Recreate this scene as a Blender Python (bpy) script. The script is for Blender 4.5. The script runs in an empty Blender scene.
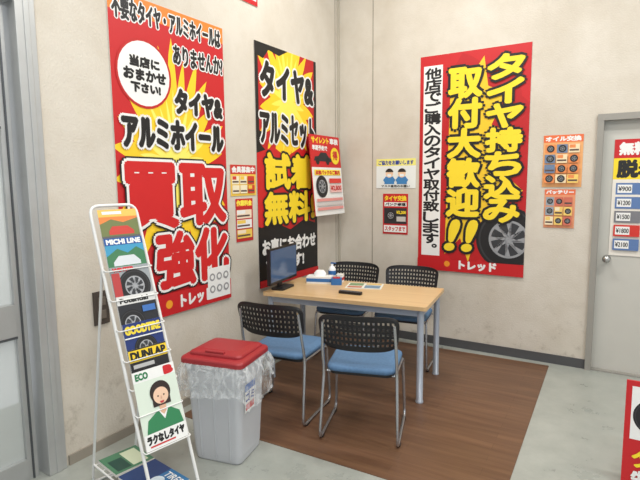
import bpy, math, random
from mathutils import Matrix, Vector
random.seed(4)
D=bpy.data
COL=bpy.context.scene.collection
bpy.context.scene.view_settings.view_transform='Standard'
PI=math.pi
def lin(c):
    return tuple(((v/255)/12.92 if v/255<=.04045 else ((v/255+.055)/1.055)**2.4) for v in c)+(1,)
# ---------------------------------------------------------------- materials
MATS={}
def mat(name,rgb,rough=.5,metal=0,noise=0,nscale=8,bump=0,bscale=200,spec=.5,emit=0,alpha=1,trans=0):
    if name in MATS: return MATS[name]
    m=D.materials.new(name); m.use_nodes=True; nt=m.node_tree; b=nt.nodes['Principled BSDF']
    b.inputs['Base Color'].default_value=lin(rgb); b.inputs['Roughness'].default_value=rough
    b.inputs['Metallic'].default_value=metal; b.inputs['Specular IOR Level'].default_value=spec
    b.inputs['Alpha'].default_value=alpha; b.inputs['Transmission Weight'].default_value=trans
    if emit: b.inputs['Emission Color'].default_value=lin(rgb); b.inputs['Emission Strength'].default_value=emit
    tc=nt.nodes.new('ShaderNodeTexCoord')
    n=nt.nodes.new('ShaderNodeTexNoise'); n.inputs['Scale'].default_value=nscale; n.inputs['Detail'].default_value=6
    nt.links.new(tc.outputs['Object'],n.inputs['Vector'])
    r=nt.nodes.new('ShaderNodeValToRGB')
    k=noise if noise else .02
    c=lin(rgb); r.color_ramp.elements[0].position=.3; r.color_ramp.elements[1].position=.7
    r.color_ramp.elements[0].color=tuple(x*(1-k) for x in c[:3])+(1,)
    r.color_ramp.elements[1].color=tuple(min(1,x*(1+k*.6)) for x in c[:3])+(1,)
    nt.links.new(n.outputs['Fac'],r.inputs['Fac']); nt.links.new(r.outputs['Color'],b.inputs['Base Color'])
    if bump:
        n2=nt.nodes.new('ShaderNodeTexNoise'); n2.inputs['Scale'].default_value=bscale; n2.inputs['Detail'].default_value=4
        nt.links.new(tc.outputs['Object'],n2.inputs['Vector'])
        bp=nt.nodes.new('ShaderNodeBump'); bp.inputs['Strength'].default_value=bump; bp.inputs['Distance'].default_value=.004
        nt.links.new(n2.outputs['Fac'],bp.inputs['Height']); nt.links.new(bp.outputs['Normal'],b.inputs['Normal'])
    MATS[name]=m; return m
def burst(name,c1,c2,cx,cy,R,amp,N,c3=None,R3=0):
    """printed jagged starburst: colour c2 inside, c1 outside"""
    m=D.materials.new(name); m.use_nodes=True; nt=m.node_tree; b=nt.nodes['Principled BSDF']; b.inputs['Roughness'].default_value=.5
    L=nt.links.new
    def mth(op,a,bb=None):
        n=nt.nodes.new('ShaderNodeMath'); n.operation=op
        for i,v in enumerate((a,bb)):
            if v is None: continue
            if isinstance(v,(int,float)): n.inputs[i].default_value=v
            else: L(v,n.inputs[i])
        return n.outputs[0]
    tc=nt.nodes.new('ShaderNodeTexCoord'); s=nt.nodes.new('ShaderNodeSeparateXYZ'); L(tc.outputs['Object'],s.inputs[0])
    x=mth('SUBTRACT',s.outputs[0],cx); y=mth('SUBTRACT',s.outputs[1],cy); y2=mth('MULTIPLY',y,.6)
    a=mth('ARCTAN2',y2,x); ph=mth('MULTIPLY',a,N/(2*PI)); pp=mth('PINGPONG',ph,.5)
    r=mth('SQRT',mth('ADD',mth('MULTIPLY',x,x),mth('MULTIPLY',y2,y2)))
    ph2=mth('PINGPONG',mth('MULTIPLY',a,(N*.37)/(2*PI)),.5)
    edge=mth('ADD',mth('ADD',mth('MULTIPLY',pp,2*amp),R),mth('MULTIPLY',ph2,amp))
    inside=mth('LESS_THAN',r,edge)
    mx=nt.nodes.new('ShaderNodeMix'); mx.data_type='RGBA'; L(inside,mx.inputs[0]); mx.inputs[6].default_value=lin(c1); mx.inputs[7].default_value=lin(c2)
    out=mx.outputs[2]
    if c3:
        ins=mth('LESS_THAN',r,mth('SUBTRACT',edge,R3))
        m2=nt.nodes.new('ShaderNodeMix'); m2.data_type='RGBA'; L(ins,m2.inputs[0]); L(out,m2.inputs[6]); m2.inputs[7].default_value=lin(c3); out=m2.outputs[2]
    L(out,b.inputs['Base Color']); return m
RED=(196,26,32);YEL=(246,216,44);BLK=(20,20,22);WHT=(236,236,234)
def pm(c): return mat('print_%d_%d_%d'%c,c,.5)
# ---------------------------------------------------------------- mesh builder
class MB:
    def __init__(s): s.v=[];s.f=[];s.m=[];s.sm=[];s.mats=[]
    def mi(s,m):
        if m not in s.mats: s.mats.append(m)
        return s.mats.index(m)
    def add(s,vs,fs,m,smooth=False,M=None):
        o=len(s.v); i=s.mi(m)
        for p in vs:
            p=Vector(p)
            if M is not None: p=M@p
            s.v.append(tuple(p))
        for f in fs: s.f.append(tuple(o+k for k in f)); s.m.append(i); s.sm.append(smooth)
    def box(s,c,d,m,M=None):
        x,y,z=[k/2 for k in d]; cx,cy,cz=c
        vs=[(cx+a*x,cy+b*y,cz+e*z) for e in(-1,1) for b in(-1,1) for a in(-1,1)]
        s.add(vs,[(0,2,3,1),(4,5,7,6),(0,1,5,4),(2,6,7,3),(0,4,6,2),(1,3,7,5)],m,False,M)
    def loft(s,secs,m,smooth=True,cap=(True,True),M=None):
        n=len(secs[0]); vs=[p for q in secs for p in q]; fs=[]
        for i in range(len(secs)-1):
            for j in range(n):
                k=(j+1)%n; fs.append((i*n+j,i*n+k,(i+1)*n+k,(i+1)*n+j))
        s.add(vs,fs,m,smooth,M)
        if cap[0]: s.add(secs[0],[tuple(reversed(range(n)))],m,False,M)
        if cap[1]: s.add(secs[-1],[tuple(range(n))],m,False,M)
    def tube(s,pts,r,m,fil=.03,n=10,M=None,closed=False):
        P=[Vector(p) for p in pts]
        if fil and len(P)>2:
            Q=[P[0]]
            for i in range(1,len(P)-1):
                a=P[i-1]-P[i]; b=P[i+1]-P[i]; d=min(fil,a.length*.45,b.length*.45)
                A=P[i]+a.normalized()*d; B=P[i]+b.normalized()*d
                for k in range(6):
                    t=k/5; Q.append(A*(1-t)**2+P[i]*2*t*(1-t)+B*t*t)
            Q.append(P[-1]); P=Q
        secs=[]; up=None
        for i,p in enumerate(P):
            t=(P[min(i+1,len(P)-1)]-P[max(i-1,0)]).normalized()
            if up is None:
                up=t.orthogonal().normalized()
            else:
                up=(up-t*up.dot(t)).normalized()
            w=t.cross(up)
            secs.append([p+r*(math.cos(2*PI*k/n)*up+math.sin(2*PI*k/n)*w) for k in range(n)])
        s.loft(secs,m,True,(True,True),M)
    def build(s,name,M=None,parent=None,bevel=0):
        me=D.meshes.new(name); me.from_pydata(s.v,[],s.f)
        for m in s.mats: me.materials.append(m)
        me.polygons.foreach_set('material_index',s.m); me.polygons.foreach_set('use_smooth',s.sm)
        me.update(); o=D.objects.new(name,me); COL.objects.link(o)
        if parent: o.parent=parent
        if M is not None: o.matrix_local=M
        if bevel:
            b=o.modifiers.new('bevel','BEVEL'); b.width=bevel; b.segments=2; b.limit_method='ANGLE'
        return o
def rrect(w,d,r,z,cx=0,cy=0,n=5):
    out=[]
    for (sx,sy,a0) in((1,1,0),(-1,1,90),(-1,-1,180),(1,-1,270)):
        for k in range(n+1):
            a=math.radians(a0+90*k/n); out.append((cx+sx*(w/2-r)+r*math.cos(a),cy+sy*(d/2-r)+r*math.sin(a),z))
    return out
def empty(name,M):
    e=D.objects.new(name,None); COL.objects.link(e); e.matrix_world=M; e.empty_display_size=.1; return e
TL=Matrix.Translation
def RZ(a): return Matrix.Rotation(math.radians(a),4,'Z')
# ---------------------------------------------------------------- printed flats
GC={}
def glyphs(body,sp=1.0):
    if (body,sp) in GC: return GC[(body,sp)]
    c=D.curves.new('t','FONT'); c.body=body; c.size=1; c.resolution_u=3; c.space_line=sp; c.align_x='LEFT'
    o=D.objects.new('t',c); COL.objects.link(o)
    bpy.context.view_layer.update()
    dg=bpy.context.evaluated_depsgraph_get(); me=o.evaluated_get(dg).to_mesh()
    vs=[(v.co.x,v.co.y) for v in me.vertices]; fs=[tuple(p.vertices) for p in me.polygons]
    o.evaluated_get(dg).to_mesh_clear(); D.objects.remove(o); D.curves.remove(c)
    if not vs: vs=[(0,0),(1,0),(1,1)]; fs=[(0,1,2)]
    x0=min(p[0] for p in vs);x1=max(p[0] for p in vs);y0=min(p[1] for p in vs);y1=max(p[1] for p in vs)
    vs=[((p[0]-x0)/(x1-x0+1e-9),(p[1]-y0)/(y1-y0+1e-9)) for p in vs]
    GC[(body,sp)]=(vs,fs); return vs,fs
class Flat(MB):
    """flat printed board: unit coords u right 0..1, v down 0..1"""
    def __init__(s,w,h,base,th=.004,edge=None):
        super().__init__(); s.w=w;s.h=h;s.z=th; e=edge or pm((225,222,215)); s.vmax=1.0
        s.box((w/2,h/2,th/2),(w,h,th),e)
        s.z+=.0005; s.rect(0,0,1,1,base)
    def P(s,u,v): return (u*s.w,(1-v)*s.h,s.z)
    def rect(s,u0,v0,u1,v1,m):
        if isinstance(m,tuple): m=pm(m)
        s.add([s.P(u0,v1),s.P(u1,v1),s.P(u1,v0),s.P(u0,v0)],[(0,1,2,3)],m); s.z+=.0003
    def poly(s,pts,m):
        if isinstance(m,tuple): m=pm(m)
        s.add([s.P(min(1,max(0,p[0])),min(s.vmax,max(0,p[1]))) for p in pts],[tuple(range(len(pts)))],m); s.z+=.0003
    def disc(s,u,v,r,m,ru=None,a0=0,a1=360,n=28):
        asp=s.w/s.h; ru=ru or r
        s.poly([(u+ru*math.cos(math.radians(a0+(a1-a0)*k/n)),v-r*asp*math.sin(math.radians(a0+(a1-a0)*k/n))) for k in range(n if a1-a0>=360 else n+1)],m)
    def wheel(s,u,v,r,spokes=7,rim=(165,167,171)):
        s.disc(u,v,r,(24,24,26),n=40); s.disc(u,v,r*.92,(50,50,53),n=40); s.disc(u,v,r*.86,(26,26,28),n=40); s.disc(u,v,r*.60,rim,n=40); s.disc(u,v,r*.53,(52,54,58),n=40)
        asp=s.w/s.h
        for k in range(spokes):
            a=2*PI*k/spokes; q=r*.55
            s.poly([(u+r*.08*math.cos(a+1.5),v-r*.08*asp*math.sin(a+1.5)),(u+q*math.cos(a-.15),v-q*asp*math.sin(a-.15)),(u+q*math.cos(a+.15),v-q*asp*math.sin(a+.15)),(u+r*.08*math.cos(a-1.5),v-r*.08*asp*math.sin(a-1.5))],rim)
    def text(s,body,u0,v0,u1,v1,col,bold=0,oc=None,ow=0,oc2=None,ow2=0,shear=0):
        vs,fs=glyphs(body)
        W=(u1-u0)*s.w; H=(v1-v0)*s.h; X=u0*s.w; Y=(1-v1)*s.h
        def layer(r,c,n):
            m=pm(c)
            offs=[(0,0)] if r==0 else [(r*math.cos(2*PI*k/n),r*math.sin(2*PI*k/n)) for k in range(n)]+[(0,0)]
            for dx,dy in offs:
                s.add([(X+p[0]*W+dx+shear*(p[1]-.5)*H,Y+p[1]*H+dy,s.z) for p in vs],fs,m); s.z+=.00003
            s.z+=.0003
        if oc2: layer(ow2,oc2,14)
        if oc: layer(ow,oc,12)
        layer(bold,col,8)
    def vtext(s,body,u0,v0,u1,v1,col,bold=0,oc=None,ow=0):
        n=len(body); st=(v1-v0)/n
        passes=([(ow,oc)] if oc else [])+[(bold,col)]
        for r,c in passes:
            z0=s.z
            for i,ch in enumerate(body):
                s.z=z0
                a=v0+i*st+.04*st; b=v0+(i+1)*st-.04*st
                if ch in '。、': s.text(ch,u0+(u1-u0)*.6,a,u0+(u1-u0)*.9,a+st*.3,c,r)
                else: s.text(ch,u0,a,u1,b,c,r)
            s.z+=.0003
XL=-.40
def wallL(y,z,off=0,tilt=0):
    return Matrix(((0,0,1,XL+off),(1,0,0,y),(0,1,0,z),(0,0,0,1)))@Matrix.Rotation(math.radians(tilt),4,'Z')
def wallR(x,z,off=0):
    return Matrix(((1,0,0,x),(0,0,-1,-off),(0,1,0,z),(0,0,0,1)))

# ---------------------------------------------------------------- room
def wallmat():
    m=D.materials.new('wall_plaster'); m.use_nodes=True; nt=m.node_tree; b=nt.nodes['Principled BSDF']; L=nt.links.new
    b.inputs['Roughness'].default_value=.75
    tc=nt.nodes.new('ShaderNodeTexCoord')
    n=nt.nodes.new('ShaderNodeTexNoise'); n.inputs['Scale'].default_value=80; n.inputs['Detail'].default_value=5; L(tc.outputs['Object'],n.inputs['Vector'])
    bp=nt.nodes.new('ShaderNodeBump'); bp.inputs['Strength'].default_value=.5; bp.inputs['Distance'].default_value=.005
    L(n.outputs['Fac'],bp.inputs['Height']); L(bp.outputs['Normal'],b.inputs['Normal'])
    n2=nt.nodes.new('ShaderNodeTexNoise'); n2.inputs['Scale'].default_value=2.2; n2.inputs['Detail'].default_value=9; n2.inputs['Roughness'].default_value=.65; L(tc.outputs['Object'],n2.inputs['Vector'])
    r=nt.nodes.new('ShaderNodeValToRGB'); r.color_ramp.elements[0].position=.3; r.color_ramp.elements[1].position=.62
    r.color_ramp.elements[0].color=lin((198,189,174)); r.color_ramp.elements[1].color=lin((212,205,193))
    L(n2.outputs['Fac'],r.inputs['Fac'])
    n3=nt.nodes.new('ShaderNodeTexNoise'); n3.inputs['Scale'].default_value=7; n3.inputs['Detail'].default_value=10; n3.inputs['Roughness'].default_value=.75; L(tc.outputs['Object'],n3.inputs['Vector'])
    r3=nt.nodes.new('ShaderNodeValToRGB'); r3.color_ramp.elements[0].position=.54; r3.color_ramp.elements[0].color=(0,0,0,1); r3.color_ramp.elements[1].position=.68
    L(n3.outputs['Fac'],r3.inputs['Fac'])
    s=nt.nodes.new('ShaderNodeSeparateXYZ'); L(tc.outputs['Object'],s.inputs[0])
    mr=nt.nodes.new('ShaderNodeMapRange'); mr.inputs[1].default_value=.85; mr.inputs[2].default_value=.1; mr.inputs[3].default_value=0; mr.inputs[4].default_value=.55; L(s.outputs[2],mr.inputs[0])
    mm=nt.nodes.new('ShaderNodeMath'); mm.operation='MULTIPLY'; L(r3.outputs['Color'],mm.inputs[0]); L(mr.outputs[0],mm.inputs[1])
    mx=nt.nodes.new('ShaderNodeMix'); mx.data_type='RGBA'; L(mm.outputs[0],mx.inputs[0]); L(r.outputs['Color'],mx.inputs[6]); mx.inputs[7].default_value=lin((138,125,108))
    L(mx.outputs[2],b.inputs['Base Color']); return m
WM=wallmat()
ALU=mat('aluminium',(184,185,184),.35,.4,noise=.05)
DALU=mat('aluminium_dark',(95,98,102),.4,.6)
m=MB(); m.box((XL-.1,-1.57,1.95),(.2,3.16,4.3),WM); m.box((XL-.1,-4.7,3.35),(.2,3.1,1.5),WM); m.build('wall_left')
m=MB(); m.box((.8,.1,1.95),(2.4,.2,4.3),WM); m.box((2.43,.1,3.1),(.86,.2,2.0),WM); m.box((3.9,.1,1.95),(2.1,.2,4.3),WM)
m.build('wall_back')
m=MB(); g=mat('joint_sealant',(150,142,128),.7)
m.box((0.0,-.001,2),(.008,.003,3.9),g); m.build('trim_1')
m=MB(); g2=mat('corner_sealant',(186,179,164),.6)
m.box((XL+.012,-.012,2),(.022,.022,3.9),g2); m.box((XL+.001,-.06,2),(.003,.007,3.9),g); m.build('trim_2')
BBM=mat('baseboard_vinyl',(78,78,80),.5)
m=MB(); m.box((.8,-.006,.04),(2.4,.012,.08),BBM); m.build('baseboard_back')
m=MB(); m.box((XL+.006,-1.57,.03),(.012,3.12,.06),mat('baseboard_left_vinyl',(150,142,130),.5)); m.build('baseboard_left')
def floormat():
    m=D.materials.new('floor_vinyl'); m.use_nodes=True; nt=m.node_tree; b=nt.nodes['Principled BSDF']; L=nt.links.new
    tc=nt.nodes.new('ShaderNodeTexCoord')
    n=nt.nodes.new('ShaderNodeTexNoise'); n.inputs['Scale'].default_value=3; n.inputs['Detail'].default_value=10; n.inputs['Roughness'].default_value=.7; L(tc.outputs['Object'],n.inputs['Vector'])
    r=nt.nodes.new('ShaderNodeValToRGB'); r.color_ramp.elements[0].position=.3; r.color_ramp.elements[1].position=.7
    r.color_ramp.elements[0].color=lin((144,148,142)); r.color_ramp.elements[1].color=lin((170,173,166)); L(n.outputs['Fac'],r.inputs['Fac'])
    L(r.outputs['Color'],b.inputs['Base Color'])
    mr=nt.nodes.new('ShaderNodeMapRange'); mr.inputs[3].default_value=.18; mr.inputs[4].default_value=.42; L(n.outputs['Fac'],mr.inputs[0]); L(mr.outputs[0],b.inputs['Roughness'])
    return m
m=MB(); m.box((2.0,-4,-.05),(7,8.4,.1),floormat()); m.build('floor')
m=MB(); m.box((2.0,-4,4.15),(7,8.4,.1),mat('ceiling_panel',(225,223,216),.8)); m.build('ceiling')
def woodmat(name,c1,c2,plank,scale,rough,gap):
    m=D.materials.new(name); m.use_nodes=True; nt=m.node_tree; b=nt.nodes['Principled BSDF']; L=nt.links.new; b.inputs['Roughness'].default_value=rough
    tc=nt.nodes.new('ShaderNodeTexCoord'); mp=nt.nodes.new('ShaderNodeMapping'); L(tc.outputs['Object'],mp.inputs[0]); mp.inputs['Scale'].default_value=(scale,scale*14,scale)
    n=nt.nodes.new('ShaderNodeTexNoise'); n.inputs['Scale'].default_value=1.5; n.inputs['Detail'].default_value=8; L(mp.outputs[0],n.inputs['Vector'])
    r=nt.nodes.new('ShaderNodeValToRGB'); r.color_ramp.elements[0].position=.3; r.color_ramp.elements[1].position=.7
    r.color_ramp.elements[0].color=lin(c1); r.color_ramp.elements[1].color=lin(c2); L(n.outputs['Fac'],r.inputs['Fac'])
    out=r.outputs['Color']
    if plank:
        br=nt.nodes.new('ShaderNodeTexBrick'); L(tc.outputs['Object'],br.inputs['Vector']); br.inputs['Scale'].default_value=1
        br.inputs['Brick Width'].default_value=.9; br.inputs['Row Height'].default_value=.075; br.inputs['Mortar Size'].default_value=.0012
        br.inputs['Color1'].default_value=(1,1,1,1); br.inputs['Color2'].default_value=(.86,.86,.86,1); br.inputs['Mortar'].default_value=(gap,gap,gap,1)
        mx=nt.nodes.new('ShaderNodeMix'); mx.data_type='RGBA'; mx.blend_type='MULTIPLY'; mx.inputs[0].default_value=1
        L(out,mx.inputs[6]); L(br.outputs['Color'],mx.inputs[7]); out=mx.outputs[2]
    L(out,b.inputs['Base Color']); return m
m=MB(); m.box((0,0,.002),(2.10,2.22,.004),woodmat('mat_wood_vinyl',(98,68,50),(122,90,66),True,1.2,.40,.6))
m.build('floor_mat',TL((.71,-1.23,0))@RZ(1.6))
DM=mat('door_paint',(196,194,186),.45); FM=mat('door_frame_paint',(150,147,140),.45)
e=empty('door_1',TL((2.0,0,0)))
m=MB(); m.box((.425,.06,1.035),(.79,.04,2.05),DM); m.build('leaf',parent=e)
m=MB(); 
for x in(.018,.832): m.box((x,.02,1.055),(.044,.1,2.11),FM)
m.box((.425,.02,2.085),(.858,.102,.05),FM); m.box((.425,.04,.006),(.79,.1,.012),FM); m.build('frame',parent=e)
m=MB(); st=mat('knob_steel',(190,190,188),.25,.9)
m.loft([[(.11+r*math.cos(a*PI/8),y,.95+r*math.sin(a*PI/8)) for a in range(16)] for r,y in((.03,.04),(.03,.03),(.014,.028),(.014,.0),(.028,-.008),(.03,-.022),(.022,-.034),(.008,-.038))],st); m.build('knob',parent=e)
e=empty('door_2',TL((XL-.05,-3.15,0)))
m=MB()
m.box((0,-.05,1.3),(.14,.1,2.6),ALU); m.box((.05,-.045,1.3),(.05,.03,2.6),ALU)
m.box((0,-1.5,2.55),(.12,2.8,.1),ALU); m.build('frame',parent=e,bevel=.004)
m=MB()
m.box((-.02,-.15,1.25),(.04,.055,2.5),ALU); m.box((-.02,-1.9,1.25),(.04,.07,2.5),ALU)
for z,hh in((.06,.12),(.89,.17),(1.95,.14),(2.45,.1)): m.box((-.02,-1.03,z),(.05,1.7,hh),ALU)
for z in(.80,1.88): m.box((.008,-1.03,z),(.006,1.7,.012),DALU)
m.box((.004,-.15,1.25),(.01,.008,2.5),DALU)
m.box((-.02,-1.03,1.25),(.006,1.7,2.4),mat('frosted_glass',(212,216,212),.35,0,alpha=.5))
m.build('sliding_leaf',parent=e)
m=MB(); k=mat('switch_plate',(70,62,55),.5); m.box((.006,0,0),(.012,.1,.2),k); m.box((.014,0,.04),(.008,.05,.05),mat('switch_rocker',(105,96,86),.5)); m.box((.014,0,-.04),(.008,.05,.05),MATS['switch_rocker'])
m.build('light_switch',TL((XL,-2.87,.864)),bevel=.002)

# ---------------------------------------------------------------- posters
W,H=.97,2.03
f=Flat(W,H,burst('p1_print',RED,(248,206,40),.47,1.02,.26,.17,26,(252,236,110),.2))
f.rect(0,0,1,.055,(236,130,44))
f.text('不要なタイヤ・アルミホイールは',.03,.012,.97,.075,BLK,.005,WHT,.013)
f.text('ありませんか?',.50,.108,.985,.168,BLK,.005,WHT,.013)
f.disc(.25,.222,.22,(190,30,30)); f.disc(.25,.222,.204,WHT)
f.text('当店に',.14,.173,.37,.203,BLK,.005); f.text('おまかせ',.09,.211,.42,.243,BLK,.005); f.text('下さい!',.14,.252,.37,.279,BLK,.005)
f.text('タイヤ&',.50,.25,.96,.325,BLK,.012,WHT,.025)
f.text('アルミホイール',.06,.355,.96,.445,BLK,.012,WHT,.027)
f.text('買取',.04,.50,.96,.70,(206,28,32),.020,WHT,.038,BLK,.050)
f.text('強化',.28,.725,.97,.905,(206,28,32),.018,WHT,.034,BLK,.046)
f.rect(0,.925,1,1,RED)
f.disc(.36,.963,.03,(240,160,40)); f.text('トレッド',.47,.942,.78,.983,WHT,.006)
f.rect(.74,.87,.99,.985,WHT)
for i in range(3):
    for j in range(2): f.disc(.79+i*.075,.905+j*.045,.03,(150,150,152)); f.disc(.79+i*.075,.905+j*.045,.017,WHT)
f.build('tire_buyback_poster',wallL(-2.715,.70,.002))
W,H=.93,2.04
f=Flat(W,H,burst('p2_print',(190,26,30),(248,206,36),.46,1.62,.24,.15,22,(252,232,90),.16))
for a,b_ in((0,.045),(.955,1)): f.rect(a,0,b_,1,BLK)
f.poly([(0,0),(.5,0),(.36,.03),(.2,.02),(.12,.06),(0,.05)],BLK); f.poly([(0,0.34),(.12,.36),(.05,.40),(.14,.43),(0,.46)],BLK)
f.poly([(1,.36),(.86,.40),(.95,.43),(.85,.46),(1,.50)],BLK)
f.poly([(0,.44),(.25,.41),(.45,.45),(.7,.40),(1,.44),(1,.70),(.75,.76),(.5,.72),(.2,.77),(0,.74)],(200,28,32))
f.poly([(0,.75),(.25,.73),(.5,.77),(.75,.73),(1,.76),(1,.97),(0,.97)],BLK)
f.text('タイヤ&',.08,.07,.93,.205,BLK,.016,WHT,.032)
f.text('アルミセット',.06,.27,.95,.40,BLK,.012,WHT,.027)
f.text('試着',.12,.44,.90,.585,YEL,.015,BLK,.036)
f.text('無料!',.10,.605,.93,.735,YEL,.015,BLK,.036)
f.text('お車にお合わせ',.05,.80,.95,.865,WHT,.007); f.text('できます!',.1,.885,.72,.94,WHT,.007)
f.rect(0,.97,1,1,RED)
f.build('trial_fitting_poster',wallL(-1.375,.695,.002,0))
W,H=.56,.775
f=Flat(W,H,WHT,th=.012,edge=pm((190,30,34)))
f.rect(0,0,1,.40,(204,30,34)); f.text('サイレント',.06,.03,.62,.1,YEL,.004); f.text('車検',.66,.03,.94,.1,WHT,.004)
f.text('早期予約で',.06,.13,.55,.19,WHT,.003); f.poly([(.08,.32),(.12,.27),(.24,.26),(.32,.215),(.5,.215),(.58,.27),(.66,.29),(.66,.33)],(36,36,42)); f.disc(.2,.325,.06,BLK); f.disc(.53,.325,.06,BLK)
f.disc(.8,.25,.15,YEL); f.text('得',.72,.19,.88,.3,RED,.004)
f.rect(.06,.43,.94,.50,(250,225,60)); f.text('点検パックのご案内',.09,.44,.91,.49,RED,.003)
f.wheel(.27,.64,.19,8); f.rect(.52,.54,.94,.60,(220,60,50)); f.rect(.52,.62,.94,.72,(235,190,185)); f.text('¥2,800',.55,.635,.91,.70,(190,30,34),.003)
for j in range(3): f.rect(.06,.79+.055*j,.94,.825+.055*j,(206,200,198) if j%2 else (228,150,145))
ang=math.atan2(.07,.775)
f.build('service_price_board',wallL(-.665,1.27,.12)@Matrix.Rotation(-ang,4,'X'))
def leaflet(name,w,h,M,base,head,hc,title,tc,rows,cols,pal,v0=.3,wheels=False):
    f=Flat(w,h,base,th=.002); f.rect(0,0,1,hc,head); f.text(title,.06,hc*.2,.94,hc*.82,tc,.003)
    for j in range(rows):
        for i in range(cols):
            a=v0+(1-v0-.05)*j/rows; u=.05+.9*i/cols; c=random.choice(pal); bb=a+(1-v0-.05)/rows-.03
            f.rect(u,a,u+.9/cols-.03,bb,c)
            if wheels and (i+j)%3!=2: f.wheel(u+.42/cols,(a+bb)/2,min(.30/cols,.17),5)
            else:
                f.rect(u+.02,a+.01,u+.5/cols,a+(bb-a)*.45,random.choice(pal)); f.rect(u+.02,a+(bb-a)*.6,u+.75/cols,a+(bb-a)*.8,(90,70,66))
    return f.build(name,M)
leaflet('flyer',.31,.245,wallL(-1.70,1.49,.002),(236,196,80),(200,50,42),.3,'会員募集中',WHT,2,3,[(240,230,200),(206,60,44),(240,196,70)],.36)
leaflet('flyer.001',.21,.345,wallL(-1.65,1.122,.002),(190,36,40),(200,30,34),.2,'作業料金',(250,230,80),3,1,[WHT,(240,220,195),(236,200,90)],.26)
f=Flat(.51,.36,WHT,th=.004); f.rect(0,0,1,.1,RED); f.rect(0,.9,1,1,RED); f.rect(0,0,.03,1,RED); f.rect(.97,0,1,1,RED); f.text('タイヤ安心保証',.08,.25,.92,.8,RED,.004); f.build('wall_sign',wallL(-1.83,3.0,.002))
f=Flat(.42,.29,(232,236,234),th=.002)
f.rect(.0,.0,1,.24,(240,232,130)); f.text('ご協力をお願いします',.06,.06,.94,.2,(30,60,150),.002)
for u in(.34,.66):
    f.poly([(u-.13,.86),(u-.1,.6),(u+.1,.6),(u+.13,.86)],(60,130,190)); f.disc(u,.50,.095,(240,203,170)); f.disc(u,.48,.105,(40,32,30),a0=10,a1=170)
    f.rect(u-.05,.52,u+.05,.6,(235,240,245)); f.poly([(u-.16,.72),(u-.1,.62),(u-.07,.68),(u-.12,.8)],(60,130,190)); f.poly([(u+.16,.72),(u+.1,.62),(u+.07,.68),(u+.12,.8)],(60,130,190))
f.text('マスク着用のお願い',.14,.885,.86,.965,(60,60,60),.001)
f.build('courtesy_notice',wallR(.045,1.525,.002))
f=Flat(.27,.405,(196,30,36),th=.002); f.text('タイヤ交換',.07,.05,.93,.17,YEL,.003); f.rect(.06,.21,.94,.31,WHT); f.text('パンク修理',.1,.225,.9,.295,BLK,.002)
f.rect(.05,.35,.95,.74,(44,44,48)); f.wheel(.32,.54,.2); f.text('¥2,200',.56,.42,.92,.5,YEL,.002); f.rect(.56,.56,.92,.68,(200,196,190)); f.rect(.05,.78,.95,.95,WHT); f.text('スタッフまで',.1,.81,.9,.92,RED,.002)
f.build('flyer.002',wallR(.12,1.065,.002))
leaflet('flyer.003',.30,.43,wallR(1.60,1.535,.002),(232,170,110),(228,110,60),.14,'オイル交換',WHT,4,3,[(240,220,180),(110,130,160),(230,140,80),(226,220,212),(240,205,110)],.18,True)
leaflet('flyer.004',.235,.325,wallR(1.625,1.19,.002),(226,150,110),(224,110,70),.14,'バッテリー',WHT,3,3,[(240,225,190),(205,110,90),(236,200,110),(150,160,170)],.2,True)
W,H=.98,2.01
f=Flat(W,H,burst('p4_print',RED,(184,20,26),.5,1.0,.5,.1,9))
f.poly([(.30,.06),(.5,.10),(.60,.03),(.64,.16),(.8,.2),(.68,.33),(.97,.40),(.70,.5),(.97,.62),(.70,.68),(.78,.8),(.60,.76),(.50,.95),(.42,.84),(.27,.92)],(240,196,40))
f.rect(.035,.045,.22,.93,WHT)
f.vtext('他店でご購入のタイヤ取付致します。',.05,.055,.205,.925,BLK,bold=.005)
f.vmax=.945; f.wheel(.86,.835,.29,8,(150,152,156)); f.vmax=1.0
f.vtext('取付大歓迎',.29,.07,.58,.74,YEL,bold=.015,oc=BLK,ow=.040)
f.text('!!',.31,.76,.55,.895,YEL,.016,BLK,.040,shear=.25)
f.vtext('タイヤ持ち込み',.64,.035,.94,.76,YEL,bold=.013,oc=BLK,ow=.036)
f.rect(0,.945,1,1,RED); f.disc(.30,.965,.028,(240,150,40)); f.text('トレッド',.42,.948,.76,.985,WHT,.006)
f.build('tire_fitting_poster',wallR(.50,.738,.002))
f=Flat(.62,.93,WHT,th=.003); f.rect(0,0,1,.16,(196,28,34)); f.text('無料点検',.06,.03,.7,.13,WHT,.006); f.rect(0,.16,1,.34,YEL); f.text('脱着工賃',.05,.18,.95,.32,(30,30,30),.009)
f.rect(0,.34,.5,1,(230,224,214))
for j in range(5):
    for i in range(3): f.rect(.04+.32*i,.37+.12*j,.33+.32*i,.47+.12*j,random.choice([(206,50,40),(120,120,126),(240,212,60),(90,120,170)])); f.rect(.06+.32*i,.385+.12*j,.22+.32*i,.455+.12*j,WHT); f.text('¥%d00'%(9+j*3+i),.07+.32*i,.40+.12*j,.21+.32*i,.44+.12*j,BLK,.001)
f.build('door_poster',wallR(2.12,.98,-.038))

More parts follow.
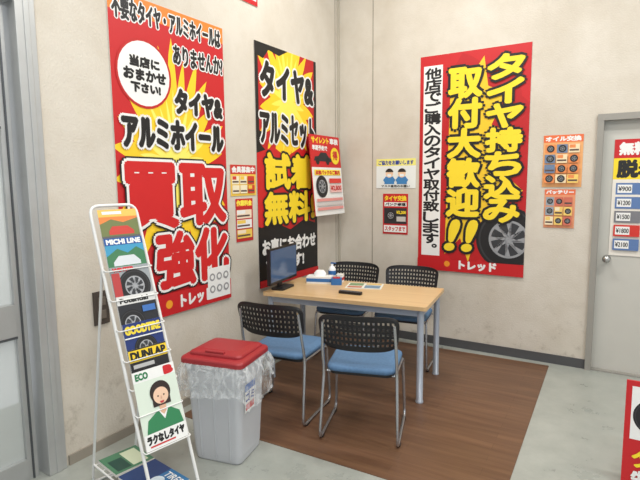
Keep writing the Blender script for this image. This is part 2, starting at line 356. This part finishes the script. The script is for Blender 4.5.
# ---------------------------------------------------------------- table
WT=woodmat('table_laminate',(204,168,120),(218,186,138),False,1.0,.3,0); LEG=mat('table_leg_grey',(160,167,178),.35,.3)
e=empty('table',TL((.385,-1.13,0))@RZ(7.5))
m=MB(); m.loft([rrect(1.32,.68,.02,z) for z in(.692,.72)],WT,smooth=False); m.build('top',parent=e,bevel=.003)
m=MB()
for x in(-.61,.61):
    for y in(-.29,.29):
        m.loft([[(x+r*math.cos(a*PI/10),y+r*math.sin(a*PI/10),z) for a in range(20)] for r,z in((.028,.004),(.028,.015),(.024,.016),(.024,.69))],LEG)
m.build('legs',parent=e)
m=MB()
for y in(-.29,.29): m.box((0,y,.665),(1.2,.025,.05),LEG)
for x in(-.61,.61): m.box((x,0,.665),(.025,.56,.05),LEG)
m.build('apron',parent=e)

# ---------------------------------------------------------------- chairs
CH=mat('chair_chrome',(180,182,186),.25,.85); PL=mat('chair_black_plastic',(24,24,27),.5); BS=mat('chair_blue_fabric',(84,118,154),.8,noise=.12,nscale=60,bump=.2,bscale=400)
def chair_parts():
    parts=[]
    b=MB(); nx,ny=35,13; w,h=.48,.228
    def pt(i,j,off):
        s_=2*i/nx-1; t=2*j/ny-1
        x=w/2*s_*(1-.12*abs(t)**6)*(1+.03*t); z=.700+h/2*t*(1-.14*abs(s_)**6)
        y=-.245+.045*s_*s_-.05*(z-.57)/.23+off
        return (x,y,z)
    th=.010
    vid={}
    V=[];Fc=[]
    keep=lambda i,j: 0<=i<nx and 0<=j<ny and not(2<=i<nx-2 and 2<=j<ny-1 and i%2==0 and j%2==0)
    def vi(i,j,k):
        if (i,j,k) not in vid: vid[(i,j,k)]=len(V); V.append(pt(i,j,-th if k else 0))
        return vid[(i,j,k)]
    for i in range(nx):
        for j in range(ny):
            if not keep(i,j): continue
            Fc.append((vi(i,j,0),vi(i,j+1,0),vi(i+1,j+1,0),vi(i+1,j,0))); Fc.append((vi(i,j,1),vi(i+1,j,1),vi(i+1,j+1,1),vi(i,j+1,1)))
            for (di,dj,a,c) in((-1,0,(i,j),(i,j+1)),(1,0,(i+1,j+1),(i+1,j)),(0,-1,(i+1,j),(i,j)),(0,1,(i,j+1),(i+1,j+1))):
                if not keep(i+di,j+dj): Fc.append((vi(*a,0),vi(*a,1),vi(*c,1),vi(*c,0)))
    b.add(V,Fc,PL,False)
    parts.append(('back',b))
    s=MB(); sec=[]
    for (sc,z) in((.90,.425),(.98,.432),(1,.445),(.985,.458),(.93,.466),(.75,.47)):
        sec.append([(x*(1-.04*(y<0)),y+.01,zz) for x,y,zz in rrect(.45*sc,.43*sc,.07*sc,z)])
    s.loft(sec,BS); 
    s.loft([rrect(.40,.38,.05,z,0,.01) for z in(.408,.425)],PL,smooth=False); parts.append(('seat',s))
    fr=MB(); r=.0098
    for sx in(-1,1):
        fr.tube([(sx*.215,-.262,.76),(sx*.225,-.225,.56),(sx*.225,-.19,.43),(sx*.24,-.26,r+.002),(sx*.24,.20,r+.002),(sx*.225,.17,.425),(sx*.21,-.15,.415)],r,CH,.05)
    fr.tube([(-.225,.165,.412),(.225,.165,.412)],r*.8,CH,0); fr.tube([(-.22,-.15,.412),(.22,-.15,.412)],r*.8,CH,0)
    for sx in(-1,1):
        for y in(-.2,.15): fr.box((sx*.24,y,.004),(.024,.04,.008),PL)
    parts.append(('frame',fr)); return parts
CP=chair_parts()
for i,(x,y,a) in enumerate([(.245,-1.87,8),(.845,-1.85,17),(.06,-.68,188),(.615,-.62,188)]):
    e=empty('chair' if i==0 else 'chair.%03d'%i,TL((x,y,.004))@RZ(a))
    for n,mb in CP: mb.build(n,parent=e)

# ---------------------------------------------------------------- trash bin
GB=mat('bin_grey_plastic',(192,194,198),.45); LR=mat('bin_red_lid',(158,42,48),.45)
e=empty('trash_bin',TL((.28,-2.54,0))@RZ(12))
m=MB(); sec=[]
for z,w in((0,.28),(.01,.295),(.05,.305),(.30,.33),(.55,.35),(.555,.368),(.59,.372)): sec.append(rrect(w,w*.90,.035,z))
m.loft(sec,GB,smooth=False,cap=(True,False)); m.loft([rrect(w-.012,w*.90-.012,.03,z) for z,w in((.59,.372),(.3,.32),(.02,.285))],GB,cap=(False,True))
for sx in(-.3,0,.3):
    for sy in(-1,1): m.tube([(sx*.31,sy*.138,.03),(sx*.33,sy*.152,.40)],.005,GB,0,6)
m.build('body',parent=e)
m=MB(); m.loft([rrect(.385,.35,.035,.585),rrect(.40,.36,.035,.588),rrect(.40,.36,.035,.612),rrect(.388,.348,.035,.620),rrect(.345,.305,.03,.624)],LR,smooth=False)
# domed swing flap, slightly tilted about its pivot
m.loft([rrect(w,d,.028,z) for w,d,z in((.335,.295,.618),(.335,.295,.632),(.322,.282,.640),(.23,.19,.650))],LR,smooth=False,M=Matrix.Rotation(math.radians(-1.5),4,'X'))
m.box((0,-.115,.650),(.12,.02,.012),LR)
m.build('lid',parent=e,bevel=.003)
bag=D.materials.new('clear_bag'); bag.use_nodes=True; nt=bag.node_tree; bb=nt.nodes['Principled BSDF']; bb.inputs['Base Color'].default_value=lin((238,242,244)); bb.inputs['Roughness'].default_value=.2
tc=nt.nodes.new('ShaderNodeTexCoord'); nn=nt.nodes.new('ShaderNodeTexNoise'); nn.inputs['Scale'].default_value=14; nn.inputs['Detail'].default_value=3; nn.inputs['Distortion'].default_value=2.0
mp=nt.nodes.new('ShaderNodeMapping'); mp.inputs['Scale'].default_value=(1.4,1.4,.7); nt.links.new(tc.outputs['Object'],mp.inputs[0]); nt.links.new(mp.outputs[0],nn.inputs['Vector'])
bp=nt.nodes.new('ShaderNodeBump'); bp.inputs['Strength'].default_value=.6; bp.inputs['Distance'].default_value=.012; nt.links.new(nn.outputs['Fac'],bp.inputs['Height']); nt.links.new(bp.outputs['Normal'],bb.inputs['Normal'])
mr=nt.nodes.new('ShaderNodeMapRange'); mr.inputs[1].default_value=.40; mr.inputs[2].default_value=.68; mr.inputs[3].default_value=.12; mr.inputs[4].default_value=.55; nt.links.new(nn.outputs['Fac'],mr.inputs[0]); nt.links.new(mr.outputs[0],bb.inputs['Alpha'])
m=MB(); sec=[]; base=rrect(1,1,.12,0,n=16); 
dense=[]
for j in range(len(base)):
    a=base[j]; b_=base[(j+1)%len(base)]; L_=math.dist(a,b_); k=max(1,int(L_/.05))
    for t in range(k): dense.append((a[0]+(b_[0]-a[0])*t/k,a[1]+(b_[1]-a[1])*t/k,0))
base=dense
lows=[.025*math.sin(j*.21)+.035*math.sin(j*.083+1) for j in range(len(base))]
for k,(z,w) in enumerate(((.596,.378),(.585,.405),(.555,.43),(.52,.445),(.485,.45),(.45,.44),(.425,.43),(.395,.45))):
    sc=[]
    for j,(x,y,_) in enumerate(base):
        a=1+(.03*math.sin(j*.9+k*.6)+random.uniform(-.018,.018))*min(k,3)/3
        sc.append((x*w*a,y*w*.91*a,z+(lows[j]+random.uniform(-.008,.008))*(k/7)**1.4))
    sec.append(sc)
m.loft(sec,bag,smooth=True,cap=(False,False)); m.build('bag',parent=e)
f=Flat(.12,.17,WHT,th=.001); f.rect(0,0,1,.25,(60,100,170)); f.text('ゴミ',.1,.3,.9,.62,(30,60,150),.002); f.rect(.1,.7,.9,.92,(200,50,50))
f.build('label',Matrix(((0,.0,1,.169),(1,0,0,-.10),(0,1,0,.30),(0,0,0,1)))@Matrix.Rotation(math.radians(2.3),4,'X'),e)

# ---------------------------------------------------------------- brochure rack
WW=mat('rack_white_wire',(226,226,224),.4)
e=empty('brochure_rack',TL((.06,-3.08,0))@RZ(-10))
TX,BX,TZ=0.0,.53,1.49
def fr_x(z): return TX+(BX-TX)*(1-z/TZ)
m=MB(); hw=.118
m.tube([(BX,-hw,.008),(TX,-hw,TZ),(TX,hw,TZ),(BX,hw,.008)],.008,WW,.05)
m.tube([(fr_x(1.2),-hw,1.2),(-.16,-hw,.008),(-.16,hw,.008),(fr_x(1.2),hw,1.2)],.007,WW,.04)
for z in(.12,.01):
    m.tube([(fr_x(z),-hw,z),(-.14,-hw,z)],.005,WW,0); m.tube([(fr_x(z),hw,z),(-.14,hw,z)],.005,WW,0)
for k in range(8): x=-.12+k*.08; m.tube([(x,-hw,.12),(x,hw,.12)],.003,WW,0,6)
tops=[1.47,1.335,1.20,1.065,.94,.825,.73]
for i,z in enumerate(tops):
    zb=z-(.28 if i<6 else .34)
    x=fr_x(zb)
    m.tube([(x,-hw,zb),(x+.035,-hw,zb-.005),(x+.035,hw,zb-.005),(x,hw,zb)],.003,WW,.01,6)
m.build('wire_frame',parent=e)
sl=math.atan2(BX-TX,TZ)-.055
def bro(i,z,draw,w=.21,h=.297):
    f=Flat(w,h,WHT,th=.003); draw(f)
    zb=z-h*math.cos(sl)
    up=Vector((-math.sin(sl),0,math.cos(sl))); X=Vector((0,1,0)); N=X.cross(up)
    org=Vector((fr_x(zb)+(.010 if i<7 else .018),-w/2,zb))
    M=Matrix(((X.x,up.x,N.x,org.x),(X.y,up.y,N.y,org.y),(X.z,up.z,N.z,org.z),(0,0,0,1)))
    f.build('brochure_%d'%i,M,e)
def d0(f): f.rect(0,0,1,.12,(240,190,90)); f.rect(0,.12,1,.24,(230,130,60)); f.poly([(0,.24),(.3,.16),(.6,.22),(1,.15),(1,.5),(0,.5)],(110,120,70)); f.rect(.1,.03,.6,.08,WHT); f.poly([(.2,.36),(.3,.28),(.7,.28),(.85,.36),(.85,.42),(.2,.42)],(200,60,50)); f.rect(0,.44,1,.6,(90,90,90))
def d1(f): f.rect(0,0,1,.6,(60,150,190)); f.rect(0,0,1,.12,(28,80,150)); f.text('MICHI LINE',.06,.025,.94,.1,WHT,.002); f.poly([(0,.3),(.3,.18),(.55,.26),(.8,.17),(1,.26),(1,.6),(0,.6)],(60,120,80)); f.poly([(.15,.4),(.3,.3),(.7,.3),(.85,.4),(.85,.46),(.15,.46)],(210,215,220))
def d2(f): f.rect(0,0,1,.6,(150,156,160)); f.text('WINTER',.06,.02,.6,.08,(200,30,36),.002); f.wheel(.55,.34,.42,8); f.rect(0,.1,.2,.6,(180,60,60))
def d3(f): f.rect(0,0,1,.14,(214,214,212)); f.rect(0,.14,1,.6,(34,36,42)); f.text('Potential',.08,.04,.8,.11,(40,40,40),.002); f.wheel(.3,.45,.34,6); f.rect(.6,.2,.94,.3,(60,110,180))
def d4(f): f.rect(0,0,1,1,(28,50,112)); f.text('GOODTIRE',.05,.05,.95,.17,(240,215,60),.003); f.wheel(.5,.42,.3,6); f.rect(0,.22,1,.24,(230,230,230))
def d5(f): f.rect(0,0,1,1,(30,30,32)); f.rect(0,.02,1,.20,(236,200,40)); f.text('DUNLAP',.05,.05,.95,.17,(20,20,20),.003); f.wheel(.5,.5,.36,6); f.rect(.06,.24,.6,.30,(180,180,180))
def d6(f):
    f.rect(0,0,1,.14,WHT); f.rect(0,.14,1,.82,(216,228,214)); f.text('B',.74,.03,.94,.12,(200,30,36),.005); f.text('ECO',.06,.03,.34,.11,(30,120,70),.002)
    f.poly([(.08,.82),(.16,.64),(.42,.55),(.7,.55),(.92,.64),(.98,.82)],(50,130,84)); f.poly([(.42,.54),(.68,.54),(.55,.68)],WHT); f.poly([(.47,.50),(.63,.50),(.62,.58),(.55,.62),(.48,.58)],(220,176,148))
    f.disc(.55,.33,.245,(45,32,28)); f.rect(.34,.33,.76,.50,(45,32,28)); f.disc(.55,.375,.18,(236,198,170)); f.disc(.55,.31,.205,(45,32,28),a0=20,a1=160)
    f.disc(.48,.375,.018,BLK); f.disc(.62,.375,.018,BLK); f.poly([(.54,.38),(.56,.38),(.57,.42),(.53,.42)],(215,170,145)); f.disc(.55,.445,.05,(190,60,66),a0=180,a1=360)
    f.rect(0,.80,1,1,WHT); f.text('ラクなしタイヤ',.06,.83,.94,.93,(20,20,20),.003); f.rect(.1,.95,.7,.97,(200,50,50))
for i,(z,d) in enumerate(zip(tops,(d0,d1,d2,d3,d4,d5,d6))): bro(i+1,z,d,*((.215,.36) if i==6 else (.195,.30)))
f=Flat(.30,.21,(40,110,160),th=.012); f.rect(0,0,.5,1,(30,60,110)); f.disc(.6,.5,.12,(210,225,235)); f.text('TIRES',.55,.1,.95,.3,WHT,.001); f.build('brochure_8',TL((.10,-.10,.125))@RZ(3),e)
f=Flat(.2,.21,(70,120,90),th=.014); f.rect(.1,.1,.9,.5,(200,210,180)); f.rect(.3,.55,.9,.9,(30,70,60)); f.build('brochure_9',TL((-.12,-.10,.125)),e)

# ---------------------------------------------------------------- monitor
e=empty('monitor',TL((-.175,-1.34,.72))@RZ(8))
BP=mat('monitor_black',(22,22,25),.35)
m=MB(); m.box((0,0,.205),(.03,.47,.29),BP); m.box((-.025,0,.2),(.03,.3,.18),BP); m.box((-.03,0,.05),(.02,.06,.1),BP)
m.loft([rrect(.12,.22,.03,z) for z in(0,.008,.014)],BP,smooth=False); m.build('body',parent=e,bevel=.003)
sc=mat('monitor_screen_glare',(62,82,112),.12,emit=.3); m=MB(); m.box((.0155,0,.21),(.002,.445,.255),sc); m.build('screen',parent=e)  # dark screen; its blue reflection is put into colour and emission
z=.7205
m=MB(); bl=mat('box_blue',(50,110,176),.5); m.box((0,0,.03),(.22,.11,.06),pm(WHT)); m.box((0,0,.03),(.222,.112,.03),bl)
m.loft([[(.05*math.cos(a*PI/6)*k,.015*math.sin(a*PI/6)*k+.01*t,.06+t*.05) for a in range(12)] for k,t in((1,0),(1.1,.5),(.6,1))],pm((245,245,245))); m.build('tissue_box',TL((-.02,-1.00,z))@RZ(20))
m=MB(); rr=((.032,0),(.034,.01),(.034,.10),(.022,.125),(.012,.13),(.012,.15)); m.loft([[(r*math.cos(a*PI/10),r*math.sin(a*PI/10),q) for a in range(20)] for r,q in rr],pm((235,238,240)))
m.box((.0,.0,.155),(.02,.02,.012),bl); m.box((.018,0,.157),(.04,.01,.008),bl); m.tube([(0,0,.05),(0,0,.09)],.0345,bl,0,20); m.build('sanitizer_bottle',TL((.02,-.86,z)))
m=MB(); m.loft([rrect(.09,.07,.01,q) for q in(0,.055)],bl,smooth=False); m.loft([rrect(.06,.05,.01,q) for q in(.055,.062)],pm((190,40,50)),smooth=False); m.build('wet_wipe_pack',TL((.145,-1.00,z))@RZ(25))
m=MB(); m.loft([rrect(.06,.06,.01,q) for q in(0,.07)],pm(WHT),smooth=False); m.loft([rrect(.062,.062,.01,q) for q in(.02,.045)],pm((190,60,60)),smooth=False); m.build('candy_box',TL((.12,-.89,z))@RZ(12))
f=Flat(.30,.22,(228,228,220),th=.003); f.rect(.05,.06,.45,.5,(120,150,110)); f.rect(.52,.06,.95,.3,(214,180,100)); f.rect(.52,.4,.95,.9,(110,140,165)); f.rect(.05,.6,.45,.9,(190,120,95)); f.build('info_sheet',TL((.28,-1.10,z))@RZ(18))
m=MB(); m.loft([rrect(.19,.05,.012,q) for q in(0,.014,.02)],BP,smooth=False)
for i in range(6):
    for j in(-1,0,1): m.box((-.07+i*.026,j*.013,.021),(.012,.007,.003),mat('remote_button',(120,120,124),.5))
m.build('remote_control',TL((.42,-1.26,z))@RZ(5))

# ---------------------------------------------------------------- red standing sign, bottom right
e=empty('standing_sign',TL((2.285,-1.72,.004))@Matrix.Rotation(math.radians(-7),4,'X'))
f=Flat(.45,.55,RED,th=.015,edge=pm(RED)); f.rect(.06,.05,.94,.55,WHT); f.wheel(.28,.32,.2); f.text('タイヤ',.1,.62,.9,.8,YEL,.004); f.text('特価',.1,.84,.9,.96,WHT,.004)
f.build('panel',Matrix(((1,0,0,0),(0,0,-1,0),(0,1,0,.0),(0,0,0,1))),e)
m=MB(); m.tube([(.06,.02,.50),(.06,.23,.034)],.008,WW,0); m.tube([(.39,.02,.50),(.39,.23,.034)],.008,WW,0); m.build('prop_legs',parent=e)

# ---------------------------------------------------------------- lights
for i,(x,y) in enumerate([(.9,-1.3),(.9,-3.9),(3.3,-1.8),(3.3,-4.6)]):  # unseen ceiling fixtures with area lights, added to light the room
    e=empty('added_ceiling_lamp' if i==0 else 'added_ceiling_lamp.%03d'%i,TL((x,y,4.0)))
    m=MB(); m.box((0,0,.06),(1.25,.25,.06),pm((230,230,230))); m.build('housing',parent=e)
    m=MB()
    for q in(-.07,.07): m.tube([(-.6,q,.01),(.6,q,.01)],.016,mat('added_tube_glow',(255,250,240),.5,emit=3),0,10)
    m.build('tubes',parent=e)
    l=D.lights.new('added_area_light','AREA'); l.shape='RECTANGLE'; l.size=1.2; l.size_y=.24; l.energy=(44,46,60,60)[i]; l.color=(1,.985,.95)
    o=D.objects.new('added_area_light',l); COL.objects.link(o); o.parent=e; o.location=(0,0,-.02)
w=D.worlds.new('w'); bpy.context.scene.world=w; w.use_nodes=True; w.node_tree.nodes['Background'].inputs[0].default_value=(.92,.96,1,1); w.node_tree.nodes['Background'].inputs[1].default_value=.84
c=D.cameras.new('camera'); c.lens=36*500/640; c.sensor_width=36; c.clip_start=.05
o=D.objects.new('camera',c); COL.objects.link(o)
R=Matrix.Rotation(math.radians(31.8),3,'Z')@Matrix.Rotation(math.radians(90-6.7),3,'X')@Matrix.Rotation(math.radians(-.5),3,'Z')
o.matrix_world=TL((2.2487,-4.6551,1.6))@R.to_4x4()
bpy.context.scene.camera=o
